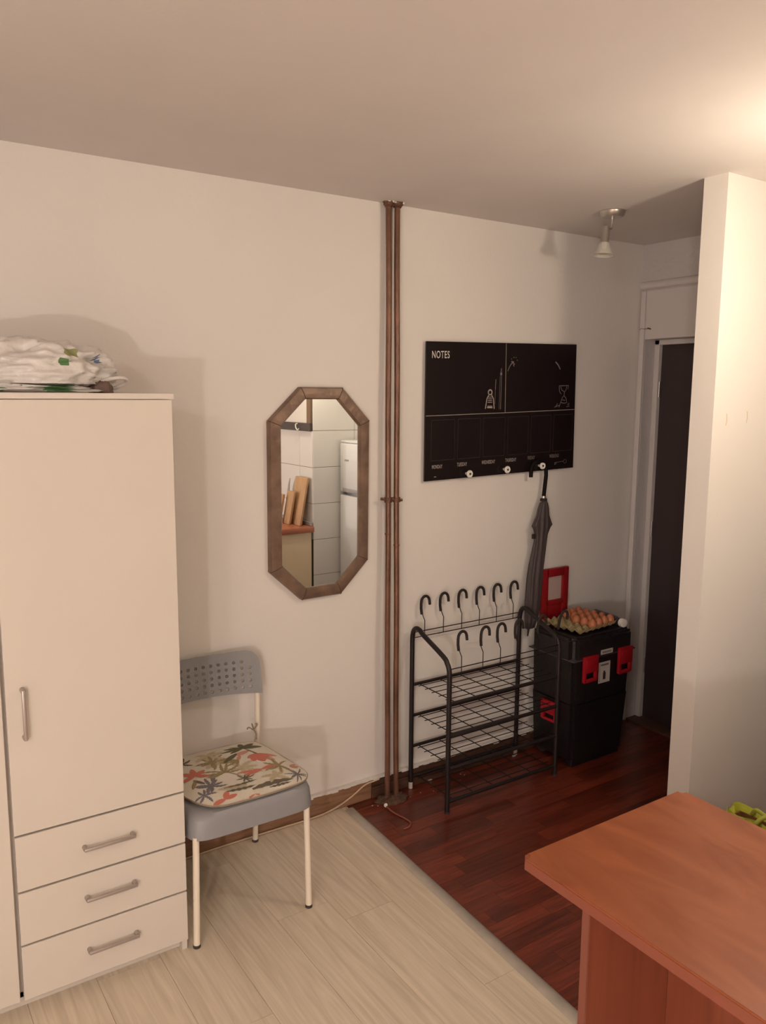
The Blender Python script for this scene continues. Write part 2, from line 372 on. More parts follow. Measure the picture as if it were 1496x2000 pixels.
# perforated back rest
def backy(x): return 2.742-.030*max(0, (abs(x-CX)/.225))**2*1.0+.0
bx0, bx1, bz0, bz1 = CX-.226, CX+.231, .622, .785
nx = 48; bm = bmesh.new()
def topz(x):
    e = .228-abs(x-(CX+.0025)); R_ = .055
    return bz1 if e > R_ else bz1-R_+math.sqrt(max(0, R_*R_-(R_-e)**2))
def botz(x): a = min(1, abs(x-CX)/.228); return bz0+.012*(1-a**2)-.003
xs = [bx0+(bx1-bx0)*(.5-.5*math.cos(math.pi*i/nx)) for i in range(nx+1)]
fr_ = []; bk_ = []
for x in xs:
    a, b = botz(x), topz(x)
    b = max(b, a+.01)
    fr_.append([bm.verts.new((x, -.0022, a+(b-a)*j/4)) for j in range(5)]); bk_.append([bm.verts.new((x, .0022, a+(b-a)*j/4)) for j in range(5)])
for i in range(nx):
    for j in range(4):
        bm.faces.new((fr_[i][j], fr_[i+1][j], fr_[i+1][j+1], fr_[i][j+1])); bm.faces.new((bk_[i][j+1], bk_[i+1][j+1], bk_[i+1][j], bk_[i][j]))
    bm.faces.new((fr_[i][0], bk_[i][0], bk_[i+1][0], fr_[i+1][0])); bm.faces.new((fr_[i][4], fr_[i+1][4], bk_[i+1][4], bk_[i][4]))
for i in (0, nx):
    for j in range(4):
        f_ = (fr_[i][j], fr_[i][j+1], bk_[i][j+1], bk_[i][j]); bm.faces.new(f_ if i == 0 else f_[::-1])
bmesh.ops.recalc_face_normals(bm, faces=bm.faces)
bko = obj('backrest', bm, CHPL, ch)
bm = bmesh.new()
for r in range(5):
    for c in range(14):
        if r == 4 and c in (0, 13): continue
        hx = CX-.186+c*.0289; hz = .650+r*.0238
        if hz > topz(hx)-.015: continue
        tube(bm, [(hx, -.02, hz), (hx, .02, hz)], .0066, 10)
cut = obj('cutter', bm, CHPL)
mo = bko.modifiers.new('holes', 'BOOLEAN'); mo.object = cut; mo.operation = 'DIFFERENCE'; mo.solver = 'EXACT'
bpy.context.view_layer.update()
me = bpy.data.meshes.new_from_object(bko.evaluated_get(bpy.context.evaluated_depsgraph_get()))
bko.modifiers.clear(); bko.data = me; bpy.data.objects.remove(cut)
for v in me.vertices:
    x = v.co.x+0.0; v.co.y += backy(v.co.x) + (v.co.z-.70)*.12
# legs
def leg(pts, foot):
    l = obj('leg', T(pts, .0108, 14), CHLEG, ch, True); obj('foot_cap', lathe(bmesh.new(), [(.0118, 0), (.0122, .004), (.0112, .010)], foot, n=14), RUB, l, True)
leg([(.816, 2.275, .004), (.827, 2.287, .366)], (.816, 2.275, 0))
leg([(1.212, 2.262, .004), (1.217, 2.284, .366)], (1.212, 2.262, 0))
leg(smoothpath([(1.232, 2.740, .004), (1.233, 2.715, .40), (1.235, 2.709, .50), (1.238, 2.714, .58), (1.240, 2.7165, .628)], 5), (1.232, 2.740, 0))
leg(smoothpath([(.812, 2.740, .004), (.814, 2.715, .40), (.815, 2.709, .50), (.808, 2.714, .58), (.806, 2.7165, .628)], 5), (.812, 2.740, 0))
obj('side_rail', T([(.830, 2.30, .400), (.815, 2.712, .402)], .009, 8), CHLEG, ch, True)
obj('side_rail', T([(1.214, 2.30, .402), (1.234, 2.712, .402)], .009, 8), CHLEG, ch, True)
# ---------------- cushion
cu = thing('seat_cushion', 'thin cream cushion with red flowers and green palm leaves on the chair seat', 'cushion', (CX, 2.48, .438))
CO = [(.835, 2.395), (.862, 2.325), (.91, 2.285), (1.00, 2.276), (1.10, 2.276), (1.185, 2.283), (1.225, 2.300), (1.247, 2.34), (1.247, 2.40), (1.235, 2.50), (1.218, 2.62), (1.195, 2.668), (1.15, 2.683), (1.02, 2.690), (.90, 2.688), (.862, 2.672), (.842, 2.60), (.832, 2.50)]
CO = [(p.x, p.y) for p in smoothpath([(a, b, 0) for a, b in CO+[CO[0]]], 4)][:-1]
cc = Vector((1.035, 2.48))
def ctop(x, y):
    dd = 9
    for i in range(len(CO)):
        a = Vector(CO[i]); b = Vector(CO[(i+1) % len(CO)]); ab = b-a; t = max(0, min(1, (Vector((x, y))-a).dot(ab)/ab.length_squared)); dd = min(dd, (Vector((x, y))-a-ab*t).length)
    return .4445+.0135*min(1, dd/.06)**.5+.0012*noise.noise(Vector((x*20, y*20, 0)))
bm = bmesh.new(); loops = []
for s, zf in ((.97, -.008), (1.0, 0), (1.0, .003), (.985, None), (.95, None), (.88, None), (.75, None), (.55, None), (.3, None)):
    L_ = []
    for a, b in CO:
        x, y = cc.x+(a-cc.x)*s, cc.y+(b-cc.y)*s
        L_.append(bm.verts.new((x, y, .4465+zf if zf is not None else ctop(x, y))))
    loops.append(L_)
n = len(CO)
for A, C in zip(loops, loops[1:]):
    for i in range(n): bm.faces.new((A[i], A[(i+1) % n], C[(i+1) % n], C[i]))
bm.faces.new(loops[0][::-1]); bm.faces.new(loops[-1])
obj('pad', bm, CUSH, cu, 'all')
obj('piping', T([(a, b, .4465) for a, b in CO+[CO[0], CO[1]]], .0028, 6, cap=False), mat('taupe_piping', (150, 132, 112), .8), cu, 'all')
# printed leaves and flowers: thin ink shapes lying on the pad
inks = {k: mat('ink_'+k, c, .9) for k, c in dict(green=(104, 98, 70), olive=(156, 138, 100), pink=(206, 122, 104), coral=(206, 148, 128), navy=(122, 116, 120), dark=(110, 100, 84), sand=(198, 182, 150)).items()}
IB = {}
names = dict(green='green_leaf_print', olive='olive_palm_print', pink='pink_petal_print', coral='coral_petal_print', navy='navy_leaf_print', dark='dark_fern_print', sand='sand_leaf_print')
hold = [None]
from mathutils.geometry import intersect_point_line
def inside(x, y):
    c = False; j = len(CO)-1
    for i in range(len(CO)):
        if (CO[i][1] > y) != (CO[j][1] > y) and x < (CO[j][0]-CO[i][0])*(y-CO[i][1])/(CO[j][1]-CO[i][1])+CO[i][0]: c = not c
        j = i
    return c
layer = [0]
def leafp(k, x, y, ang, L_, W_, curve=0, jag=0):
    layer[0] += 1; dz = .0007+(layer[0] % 5)*.00012
    bm = hold[0] or bmesh.new(); m_ = 10; up_ = []; dn = []; W_ *= .72
    for i in range(m_+1):
        t = i/m_; a = ang+curve*t; px = x+math.cos(a)*L_*t; py = y+math.sin(a)*L_*t
        wv = W_*math.sin(math.pi*min(1, t*.9+.07))**.8*(1-.75*jag*(i % 2)) if i < m_ else 0.0003
        nx_, ny_ = -math.sin(a), math.cos(a)
        q1 = (px+nx_*wv/2, py+ny_*wv/2); q2 = (px-nx_*wv/2, py-ny_*wv/2)
        if not (inside(*q1) and inside(*q2)): break
        up_.append(bm.verts.new((*q1, ctop(*q1)+dz))); dn.append(bm.verts.new((*q2, ctop(*q2)+dz)))
    for i in range(len(up_)-1): bm.faces.new((dn[i], dn[i+1], up_[i+1], up_[i]))
    if hold[0] is None:
        if len(bm.faces): obj(names[k], bm, inks[k], cu)
        else: bm.free()
def palm(k, x, y, n, L_, W_, a0=0, span=6.28, jag=.6, cur=.5):
    hold[0] = bmesh.new()
    for i in range(n):
        a = a0+span*i/max(1, n-1 if span < 6 else n); leafp(k, x, y, a, L_*random.uniform(.75, 1.15), W_, random.uniform(-cur, cur), jag)
    b_ = hold[0]; hold[0] = None; obj(names[k], b_, inks[k], cu)
random.seed(11)
A = math.radians
# drooping coral hibiscus, top right
for a, l, w_ in ((200, .045, .035), (235, .060, .045), (270, .070, .05), (300, .055, .04)): leafp('pink', 1.155, 2.545, A(a), l, w_)
for a, l, w_ in ((20, .0, .0), (330, .075, .035), (300, .085, .03)): leafp('coral', 1.150, 2.54, A(a), l+.001, w_+.001)
for a, l, w_ in ((170, .09, .022), (190, .07, .03), (10, .06, .03)): leafp('pink', 1.12, 2.425, A(a), l, w_)
leafp('green', 1.135, 2.61, A(290), .085, .008)
for a, l, w_ in ((25, .06, .035), (350, .075, .035), (80, .05, .03), (160, .07, .02), (180, .085, .016), (200, .06, .02), (140, .05, .014)): leafp('green', 1.13, 2.615, A(a), l, w_)
leafp('green', 1.095, 2.585, A(215), .085, .03); leafp('coral', 1.085, 2.575, A(10), .06, .035); leafp('coral', 1.10, 2.57, A(240), .05, .02)
palm('olive', .995, 2.565, 9, .062, .02, 0); palm('olive', 1.08, 2.535, 5, .075, .02, A(150), A(90))
palm('olive', 1.0, 2.47, 7, .08, .02, A(-20), A(220)); leafp('olive', 1.01, 2.47, A(300), .07, .007); leafp('olive', .99, 2.47, A(200), .05, .022)
palm('olive', 1.185, 2.42, 7, .06, .018, A(60), A(230)); palm('coral', 1.215, 2.40, 3, .04, .022, A(-60), A(90))
palm('dark', 1.045, 2.395, 8, .035, .012); palm('navy', 1.207, 2.330, 10, .045, .010)
palm('navy', .925, 2.405, 8, .055, .022); leafp('navy', .94, 2.42, A(70), .07, .022); leafp('dark', .915, 2.43, A(120), .05, .02)
leafp('dark', .955, 2.365, A(-5), .12, .022, .1, .7); leafp('dark', .955, 2.34, A(-15), .10, .026, .2, .7)
leafp('dark', 1.035, 2.315, A(10), .15, .040, -.2, .4); leafp('dark', 1.09, 2.30, A(0), .08, .02, 0, .7)
for a in (10, 60, 190): leafp('pink', .935, 2.305, A(a), .045, .028)
for a in (30, 80, 130, 330, 200): leafp('pink', .905, 2.50, A(a), .055, .03)
palm('dark', .90, 2.61, 6, .05, .02); palm('navy', .885, 2.36, 6, .045, .016); leafp('olive', .87, 2.42, A(60), .06, .02)
palm('sand', 1.07, 2.47, 6, .07, .03); palm('sand', 1.00, 2.62, 6, .06, .03); palm('sand', 1.14, 2.36, 5, .05, .03)
leafp('sand', .96, 2.53, A(30), .1, .05); leafp('sand', 1.03, 2.35, A(170), .1, .04)
for a in (200, 330): leafp('pink', 1.03, 2.288, A(a), .04, .010)
# ties at the rear right corner
bm = bmesh.new(); c0 = Vector((1.212, 2.672, .452))
for pts in (((0, 0, 0), (.004, .01, .02), (-.002, .02, .035)), ((0, .02, .03), (-.02, .02, .045), (-.028, .018, .040)), ((0, .02, .033), (.012, .015, .05), (.006, .015, .056)), ((0, .02, .033), (-.010, .012, .058), (-.012, .012, .060))):
    tube(bm, smoothpath([c0+Vector(p) for p in pts], 4), .0028, 6)
obj('tie', bm, mat('taupe_tie', (150, 134, 112), .8), cu, 'all')

# ================================================================== MIRROR
mr = thing('wall_mirror', 'octagonal wall mirror in a bronze-coloured segmented frame, left of the pipes', 'mirror', (1.553, D, 1.353))
OUT = [(1.463, 1.770), (1.650, 1.770), (1.776, 1.640), (1.772, 1.066), (1.642, .938), (1.463, .936), (1.327, 1.062), (1.329, 1.642)]
INN = [(1.484, 1.724), (1.628, 1.724), (1.728, 1.620), (1.727, 1.086), (1.624, .984), (1.482, .982), (1.379, 1.083), (1.379, 1.623)]
Y0 = D-.001
for i in range(8):
    j = (i+1) % 8; bm = bmesh.new(); o1, o2, i1, i2 = (Vector((p[0], 0, p[1])) for p in (OUT[i], OUT[j], INN[i], INN[j]))
    e = (o2-o1).normalized()*.0006
    prof = [(0, 0), (0, .020), (.10, .027), (.5, .030), (.90, .028), (1, .020), (1, 0)]
    def pt(a, b, s, dep, sgn): p = a+(b-a)*s; return Vector((p.x, Y0-dep, p.z))+e*sgn
    A_ = [bm.verts.new(pt(o1, i1, s, d_, 1)) for s, d_ in prof]; C_ = [bm.verts.new(pt(o2, i2, s, d_, -1)) for s, d_ in prof]
    for k in range(6): bm.faces.new((A_[k], A_[k+1], C_[k+1], C_[k]))
    bm.faces.new(A_[::-1]); bm.faces.new(C_); bmesh.ops.recalc_face_normals(bm, faces=bm.faces)
    sg = obj('frame_segment', bm, FRAME, mr, True)
    bm = T([pt(o1, i1, s, d_+.0004, 0) for s, d_ in prof[1:6]], .0012, 6); obj('mitre_joint', bm, SEAM, sg)
bm = prism(bmesh.new(), [(p[0], p[1]) for p in INN], 0, .004, lambda x, z, t: (1.5535+(x-1.5535)*1.03, Y0-.010-t, 1.353+(z-1.353)*1.02))
bmesh.ops.recalc_face_normals(bm, faces=bm.faces); obj('mirror_glass', bm, MIRR, mr)

# ================================================================== CHALKBOARD
BX0, BX1, BZ0, BZ1 = 2.058, 2.951, 1.376, 1.966
tilt = math.radians(1.25)
cb = thing('memo_board', 'black glass weekly planner board with white lettering and three white knobs', 'board', (BX0, D-.022, BZ0))
BY = 2.770
def bp_(u, v, d_=0):   # u right 0-1, v up 0-1 on the board
    W_ = BX1-BX0; Hh = BZ1-BZ0
    return Vector((BX0+.001*v+u*(W_+.010*(1-v)), BY-d_, BZ0+v*Hh+u*.021))
def toB(x, z): u = (x-BX0)/(BX1-BX0); return u, (z-BZ0-u*.021)/(BZ1-BZ0)
bm = bmesh.new(); vs = []
for d_ in (0, -.008):
    vs.append([bm.verts.new(bp_(u, v, d_)) for u, v in ((0, 0), (1, 0), (1, 1), (0, 1))])
bm.faces.new(vs[0]); bm.faces.new(vs[1][::-1])
for i in range(4): bm.faces.new((vs[0][i], vs[1][i], vs[1][(i+1) % 4], vs[0][(i+1) % 4]))
bmesh.ops.recalc_face_normals(bm, faces=bm.faces); pane = obj('glass_panel', bm, BOARD, cb)
for u in (.1, .9):
    for v in (.15, .85): c = bp_(u, v); obj('wall_spacer', T([(c.x, BY+.008, c.z), (c.x, D-.0008, c.z)], .012, 12), PALE, cb)
def stroke(bm, pts, wd_, d_=.0008):     # pts are world (x,z) on the board, ribbon of width wd_
    P = [Vector((x, z)) for x, z in pts]; L_ = []; R_ = []
    for i, p in enumerate(P):
        t = (P[min(i+1, len(P)-1)]-P[max(0, i-1)]).normalized(); n_ = Vector((-t.y, t.x))*wd_/2
        for lst, q in ((L_, p+n_), (R_, p-n_)): lst.append(bm.verts.new((q.x, BY-d_, q.y)))
    for i in range(len(P)-1): bm.faces.new((R_[i], R_[i+1], L_[i+1], L_[i]))
def fromuv(u, v): p = bp_(u, v); return (p.x, p.z)
bm = bmesh.new(); stroke(bm, [(2.060, 1.655), (2.508, 1.666), (2.953, 1.679)], .003); stroke(bm, [(2.503, 1.975), (2.507, 1.667)], .003)
obj('divider_line', bm, mat('grey_print', (150, 138, 130), .5), pane)
bm = bmesh.new()
for k in range(6):
    x0 = 2.090+k*.1455; x1 = x0+.127; z0 = 1.463+k*.0035; z1 = 1.636+k*.0035
    for a, b in (((x0, z0), (x1, z0+.003)), ((x1, z0+.003), (x1, z1+.003)), ((x1, z1+.003), (x0, z1)), ((x0, z1), (x0, z0))): stroke(bm, [a, b], .002)
obj('day_box_outline', bm, PRINTF, pane)
def text(s, x, z, h_, m, name, sx=.62, rot=.022, off=.0009):
    c = bpy.data.curves.new(name, 'FONT'); c.body = s; c.size = 1; c.offset = .012; c.space_character = 1.12
    o = bpy.data.objects.new(name, c); COL.objects.link(o); bpy.context.view_layer.update()
    me = bpy.data.meshes.new_from_object(o.evaluated_get(bpy.context.evaluated_depsgraph_get())); bpy.data.objects.remove(o)
    xs_ = [v.co.x for v in me.vertices]; ys_ = [v.co.y for v in me.vertices]; y0, y1 = min(ys_), max(ys_); x0 = min(xs_)
    k = h_/(y1-y0)
    for v in me.vertices:
        a, b = (v.co.x-x0)*k*sx, (v.co.y-y0)*k; v.co = Vector((x+a, BY-off, z+b+a*rot))
    return obj(name, me, m, pane)
text('NOTES', 2.088, 1.897, .031, PRINT, 'notes_lettering', .66)
PR2 = mat('soft_white_print', (165, 152, 146), .5)
for s, x, z, m_ in (('MONDAY', 2.096, 1.428, PR2), ('TUESDAY', 2.234, 1.433, PR2), ('WEDNESDAY', 2.375, 1.437, PR2), ('THURSDAY', 2.516, 1.441, PR2), ('FRIDAY', 2.656, 1.447, PRINTD), ('WEEKEND', 2.797, 1.450, PRINTD)):
    text(s, x, z, .0165, m_, 'weekday_lettering', .53)
bm = bmesh.new()   # glue bottle drawing with two pencils
bx = 2.415; bz = 1.684
stroke(bm, [(bx-.026, bz), (bx-.018, bz+.045), (bx-.008, bz+.060), (bx-.006, bz+.064)], .005); stroke(bm, [(bx+.026, bz), (bx+.020, bz+.045), (bx+.010, bz+.060), (bx+.006, bz+.064)], .005)
stroke(bm, [(bx+.011*math.cos(a*.524), bz+.073+.011*math.sin(a*.524)) for a in range(13)], .006)
for z in (.012, .028, .036, .044, .052): stroke(bm, [(bx-.016+z*.1, bz+z), (bx+.016-z*.1, bz+z)], .0028)
stroke(bm, [(bx-.016, bz+.006), (bx+.016, bz+.006)], .006)
obj('bottle_drawing', bm, PR2, pane)
bm = bmesh.new()
stroke(bm, [(2.447, 1.815), (2.445, 1.770)], .0035); stroke(bm, [(2.4455, 1.77), (2.444, 1.705)], .002)
stroke(bm, [(2.478, 1.866), (2.471, 1.835)], .002); stroke(bm, [(2.478, 1.866), (2.483, 1.835)], .002); stroke(bm, [(2.477, 1.845), (2.477, 1.832)], .008); stroke(bm, [(2.472, 1.83), (2.470, 1.682)], .002); stroke(bm, [(2.480, 1.83), (2.479, 1.682)], .003)
obj('pencil_drawing', bm, PRINTD, pane)
bm = bmesh.new()
stroke(bm, [(2.516, 1.852), (2.525, 1.870), (2.535, 1.884), (2.545, 1.890), (2.558, 1.884)], .004); stroke(bm, [(2.536, 1.895), (2.552, 1.893)], .006); stroke(bm, [(2.55, 1.884), (2.553, 1.874)], .005)
for a, b in ((2.535, 1.905), (2.55, 1.912), (2.57, 1.90), (2.563, 1.912)): stroke(bm, [(a, b), (a+.004, b+.004)], .003)
obj('splash_drawing', bm, PRINTD, pane)
bm = bmesh.new(); stroke(bm, [(2.815, 1.902), (2.833, 1.888), (2.848, 1.868)], .006); obj('dash_drawing', bm, PRINTD, pane)
bm = bmesh.new(); q = 2.878
for pts in ([(q-.035, 1.790), (q+.030, 1.793)], [(q-.033, 1.790), (q-.030, 1.765), (q-.018, 1.752)], [(q+.030, 1.793), (q+.026, 1.775)], [(q-.022, 1.786), (q-.014, 1.770), (q+.004, 1.762), (q+.002, 1.745)], [(q+.018, 1.788), (q+.014, 1.772), (q+.004, 1.762)],
            [(q+.002, 1.745), (q-.010, 1.735), (q-.018, 1.715), (q-.026, 1.700)], [(q+.002, 1.745), (q+.016, 1.732), (q+.022, 1.712), (q+.004, 1.709), (q-.018, 1.712)], [(q-.026, 1.700), (q-.060, 1.690)], [(q-.040, 1.708), (q-.050, 1.694)], [(q-.022, 1.705), (q-.030, 1.690)], [(q+.028, 1.70), (q+.036, 1.712), (q+.038, 1.694), (q+.02, 1.692)], [(q-.01, 1.725), (q+.01, 1.722)]):
    stroke(bm, pts, .0035)
obj('hourglass_drawing', bm, PRINTD, pane)
bm = bmesh.new(); stroke(bm, [(2.832, 1.426), (2.893, 1.431)], .003); stroke(bm, [(2.836, 1.426), (2.836, 1.416)], .006); stroke(bm, [(2.844, 1.427), (2.844, 1.419)], .004)
stroke(bm, [(2.903+.010*math.cos(a*.524), 1.430+.009*math.sin(a*.524)) for a in range(13)], .003); obj('key_drawing', bm, mat('dim_print', (92, 82, 80), .5), pane)
bm = bmesh.new(); stroke(bm, [(2.108, 1.393), (2.120, 1.3935)], .003); obj('corner_mark', bm, PR2, pane)
for x, z in ((2.288, 1.400), (2.510, 1.409), (2.731, 1.417)):
    kb = obj('knob', lathe(bmesh.new(), [(.006, 0), (.006, .016), (.014, .018), (.0165, .022), (.0165, .026), (.014, .029), (.0065, .0275)], (x, BY, z), (0, -1, 0), 24), KNOB, cb, True, label='white round knob')
    obj('screw', lathe(bmesh.new(), [(.0052, 0), (.005, .0012)], (x, BY-.0276, z), (0, -1, 0), 16), INK, kb)

# ================================================================== UMBRELLA
um = thing('umbrella', 'rolled charcoal umbrella hanging by its crook handle from the right knob of the board', 'umbrella', (2.70, 2.73, .62))
ux = lambda z: 2.757-(1.38-z)*.117
uy = 2.745
pts = [(2.662, 2.750, 1.366), (2.662, 2.750, 1.392)]
for a in range(11): t = math.pi*(1-a/10); pts.append((2.710+.048*math.cos(t), 2.750, 1.398+.043*math.sin(t)))
pts += [(2.759, 2.749, 1.37), (ux(1.27), 2.745, 1.27)]
hd = obj('crook_handle', T(pts, .0095, 12), mat('black_handle', (14, 10, 11), .6, spec=.15), um, True)
obj('ferrule_ring', T([(ux(1.272), 2.745, 1.272), (ux(1.262), 2.744, 1.262)], .0125, 14), CHROME, um, True, label='silver ring')
obj('collar', T([(ux(1.262), 2.744, 1.262), (ux(1.25), 2.743, 1.248)], .017, 14), FOAM, um, True)
bm = bmesh.new(); rings = []; zs = [1.252, 1.24, 1.215, 1.18, 1.150, 1.135, 1.12, 1.09, 1.05, 1.0, .95, .90, .84, .78, .72, .68, .64]
rs = [.012, .022, .029, .034, .038, .039, .038, .035, .035, .038, .041, .042, .042, .041, .038, .034, .024]
NR = 48
for z, r in zip(zs, rs):
    ring = []
    for k in range(NR):
        a = 2*math.pi*k/NR; pl = 1+.13*math.sin(a*8+z*9)+.05*math.sin(a*3+z*14)
        rr = r*pl
        flare = math.exp(-((z-1.137)/.018)**2)*.026*max(0, abs(math.cos(a))**6)
        cx_ = ux(z)-.003*math.sin(z*16); ring.append(bm.verts.new((cx_+(rr+flare)*math.cos(a), min(2.736+(rr*.6)*math.sin(a), 2.760), z)))
    rings.append(ring)
for A_, C_ in zip(rings, rings[1:]):
    for k in range(NR): bm.faces.new((A_[k], C_[k], C_[(k+1) % NR], A_[(k+1) % NR]))
bm.faces.new(rings[0]); bm.faces.new(rings[-1][::-1]); bmesh.ops.recalc_face_normals(bm, faces=bm.faces)
cn = obj('canopy', bm, UMB, um, 'all')
obj('strap', B(ux(1.085)-.046, ux(1.085)-.028, 2.735, 2.748, 1.073, 1.095, .002), FOAM, cn)
obj('tip', T([(ux(.645), 2.740, .645), (ux(.6), 2.740, .60)], .005, 10, radii=[.007, .003]), BLACKM, um, True)

# ================================================================== PIPES
PB = [((1.853, 2.733, .012), (1.860, 2.765, H)), ((1.891, 2.722, .012), (1.897, 2.760, H))]
for i, (a, b) in enumerate(PB):
    p = thing('heating_pipe', ('left' if i == 0 else 'right')+' of the two brown vertical heating pipes between mirror and board', 'pipe', (a[0], a[1], 0), None)
    a_, b_ = Vector(a), Vector(b); pts = []
    for k in range(25):
        t = k/24; q = a_.lerp(b_, t); q.x += .0012*math.sin(t*17+i*2); pts.append(q)
    obj('tube', T(pts, .0118, 16), RUST, p, True)
    q = a_.lerp(b_, (1.16 if i == 0 else 1.11)/H); obj('weld_ring', lathe(bmesh.new(), [(.0125, 0), (.0138, .004), (.0125, .008)], q, n=16), RUST, p, True)
    bm = lathe(bmesh.new(), [(.018, 0), (.018, .006), (.016, .012), (.0125, .02)], (a[0], a[1], 0), n=20); obj('floor_collar', bm, DUST, p, True)
    bm = lathe(bmesh.new(), [(.013, 0), (.02, .008), (.022, .014), (.026, .0205)], (b[0], b[1], H-.0205), n=18)
    for v in bm.verts: v.co += Vector((random.uniform(-1, 1), random.uniform(-1, 1), 0))*.004
    obj('ceiling_collar', bm, RUSTD, p)
cl = thing('pipe_clamp', 'brown double clamp holding both pipes to the wall at mid height', 'clamp', (1.874, 2.745, 1.31))
for cx_, cy_ in ((1.857, 2.750), (1.894, 2.743)):
    obj('ring', lathe(bmesh.new(), [(.0122, -.010), (.0165, -.010), (.0165, .010), (.0122, .010)], (cx_, cy_, 1.312), n=18), RUSTD, cl, True)
obj('bolt', T([(1.825, 2.755, 1.318), (1.845, 2.752, 1.315)], .006, 8), RUSTD, cl, True)
obj('bolt', T([(1.908, 2.742, 1.309), (1.922, 2.742, 1.309)], .006, 8), RUSTD, cl, True)
obj('bridge', T([(1.868, 2.748, 1.316), (1.884, 2.745, 1.312)], .008, 8), RUSTD, cl, True)
obj('wall_stud', T([(1.875, 2.745, 1.312), (1.875, D, 1.312)], .005, 8), RUSTD, cl, True)
# chipped plaster flakes at the ceiling and mortar heap on the floor
bm = bmesh.new()
for k in range(9):
    cx_ = 1.845+k*.008; box(bm, cx_, cx_+random.uniform(.004, .01), 2.735+random.uniform(0, .01), 2.75, H-random.uniform(.003, .007), H+.001)
o = obj('chipped_plaster', bm, PLASTER); o['kind'] = 'stuff'; tag(o, 'white chipped plaster flakes around the pipes at the ceiling', 'plaster')
bm = bmesh.new(); bmesh.ops.create_uvsphere(bm, u_segments=40, v_segments=20, radius=1)
for v in bm.verts:
    p = v.co.copy(); k = 1+.35*noise.noise(p*3); v.co = Vector((1.873+p.x*.075*k, 2.725+p.y*.05*k, max(-.002, p.z*.018*(1+.6*noise.noise(p*6)))))
o = tag(obj('mortar_heap', bm, DUST, None, 'all'), 'rough dusty mortar on the floor around the foot of the pipes', 'mortar'); o['kind'] = 'stuff'
bm = bmesh.new(); random.seed(5)
for k in range(16):
    a, b = random.uniform(1.75, 2.30), random.uniform(2.68, 2.765); s = random.uniform(.0015, .004); box(bm, a, a+s*1.6, b, b+s, 0, s*.6)
for a, b, s in ((2.105, 2.765, .012), (2.60, 2.745, .012)): box(bm, a, a+s*1.5, b, b+s*.7, 0, s*.6, .001)
o = tag(obj('floor_crumbs', bm, PALE), 'white paint crumbs scattered on the dark floor along the wall', 'crumbs'); o['kind'] = 'stuff'

# ---------------- cables
tag(obj('cable', T(smoothpath([(.81, 2.766, .005), (.95, 2.763, .006), (1.15, 2.768, .005), (1.35, 2.764, .006), (1.50, 2.762, .006), (1.60, 2.765, .014), (1.69, 2.770, .040), (1.76, 2.772, .074), (1.81, 2.771, .081), (1.835, 2.771, .083)], 8), .0035, 8), CORDM, None, 'all'), 'thin cream cable running along the brown baseboard up to the pipes', 'cable')
c2 = thing('loose_cable', 'loose reddish cable end with white tip curling on the dark floor below the pipes', 'cable', (1.815, 2.6, 0))
obj('sheath', T(smoothpath([(1.806, 2.675, .012), (1.807, 2.64, .006), (1.812, 2.60, .004), (1.822, 2.55, .004), (1.822, 2.515, .004), (1.800, 2.492, .004), (1.770, 2.490, .004)], 8), .0035, 8), CORDR, c2, 'all')
obj('white_tip', lathe(bmesh.new(), [(.004, 0), (.0075, .002), (.0085, .008), (.006, .013)], (1.806, 2.678, .008), (0, -.6, .8), 14), KNOB, c2, True)

# ================================================================== SHOE RACK
rk = thing('shoe_rack', 'black metal four-tier shoe rack with upright boot hooks under the board', 'rack', (2.32, 2.63, 0))
RX0, RX1, RF, RB = 2.000, 2.632, 2.500, 2.764
for i, X in enumerate((RX0, RX1)):
    zb = .030 if True else 0
    P = [(X, RB, zb), (X, RB, .3), (X, RB, .66), (X, RB-.001, .70), (X, RB-.010, .730), (X, RB-.030, .745), (X, RB-.055, .742), (X, RB-.08, .728), (X, RF+.045, .672), (X, RF+.018, .650), (X, RF+.004, .625), (X, RF, .59), (X, RF, .3), (X, RF, .003)]
    P = P[:2]+smoothpath(P[2:12], 4)+P[12:]
    s = obj('side_frame', T(P, .0105, 12), BLACKM, rk, True)
    obj('foot', T([(X, RB, 0), (X, RB, .031)], .0098, 12), PALE, s, True, label='pale exposed foot stub')
    obj('foot', T([(X, RF, 0), (X, RF, .008)], .0118, 12), RUB, s, True)
for zi, z in enumerate((.482, .340, .197, .052)):
    bm = bmesh.new(); tube(bm, [(RX0, RB-.002, z), (RX1, RB-.002, z)], .0075, 10); tube(bm, [(RX0, RF+.002, z-.004), (RX1, RF+.002, z-.004)], .0085, 10)
    sh = obj('shelf', bm, BLACKM, rk, True)
    for k in range(6): X = 2.032+k*.1135; obj('wire', T([(X, RB, z+.001), (X, RF, z+.001)], .0022, 6), WIREM, sh)
    for k in range(5): Y = RF+.035+k*.048; obj('wire', T([(RX0+.010, Y, z+.0035), (RX1-.010, Y, z+.0035)], .0020, 6), WIREM, sh)
for y, zz in ((RB, (.718, .694)), (RF, (.628, .602))):
    for z in zz: obj('hook_rail', T([(RX0-.008, y, z), (RX1+.008, y, z)], .0024, 8), WIREM, rk)
def hook(x, y, z, tilt_=0):
    st = obj('boot_hook', T([(x, y, z), (x, y, z+.070), (x-.006, y, z+.082), (x-.016, y, z+.105), (x-.018, y, z+.11)], .0020, 6), WIREM, rk)
    P = [(x-.017, y, z+.100), (x-.021, y, z+.125), (x-.021, y, z+.150)]
    for a in range(9): t = math.pi*(1-a/8*.93); P.append((x+.002+.0225*math.cos(t), y, z+.152+.027*math.sin(t)))
    P.append((x+.0265, y, z+.138))
    P = [(p[0]+tilt_*(p[2]-z), p[1], p[2]) for p in P]
    obj('foam_sleeve', T(P, .0062, 10), FOAM, st, True)
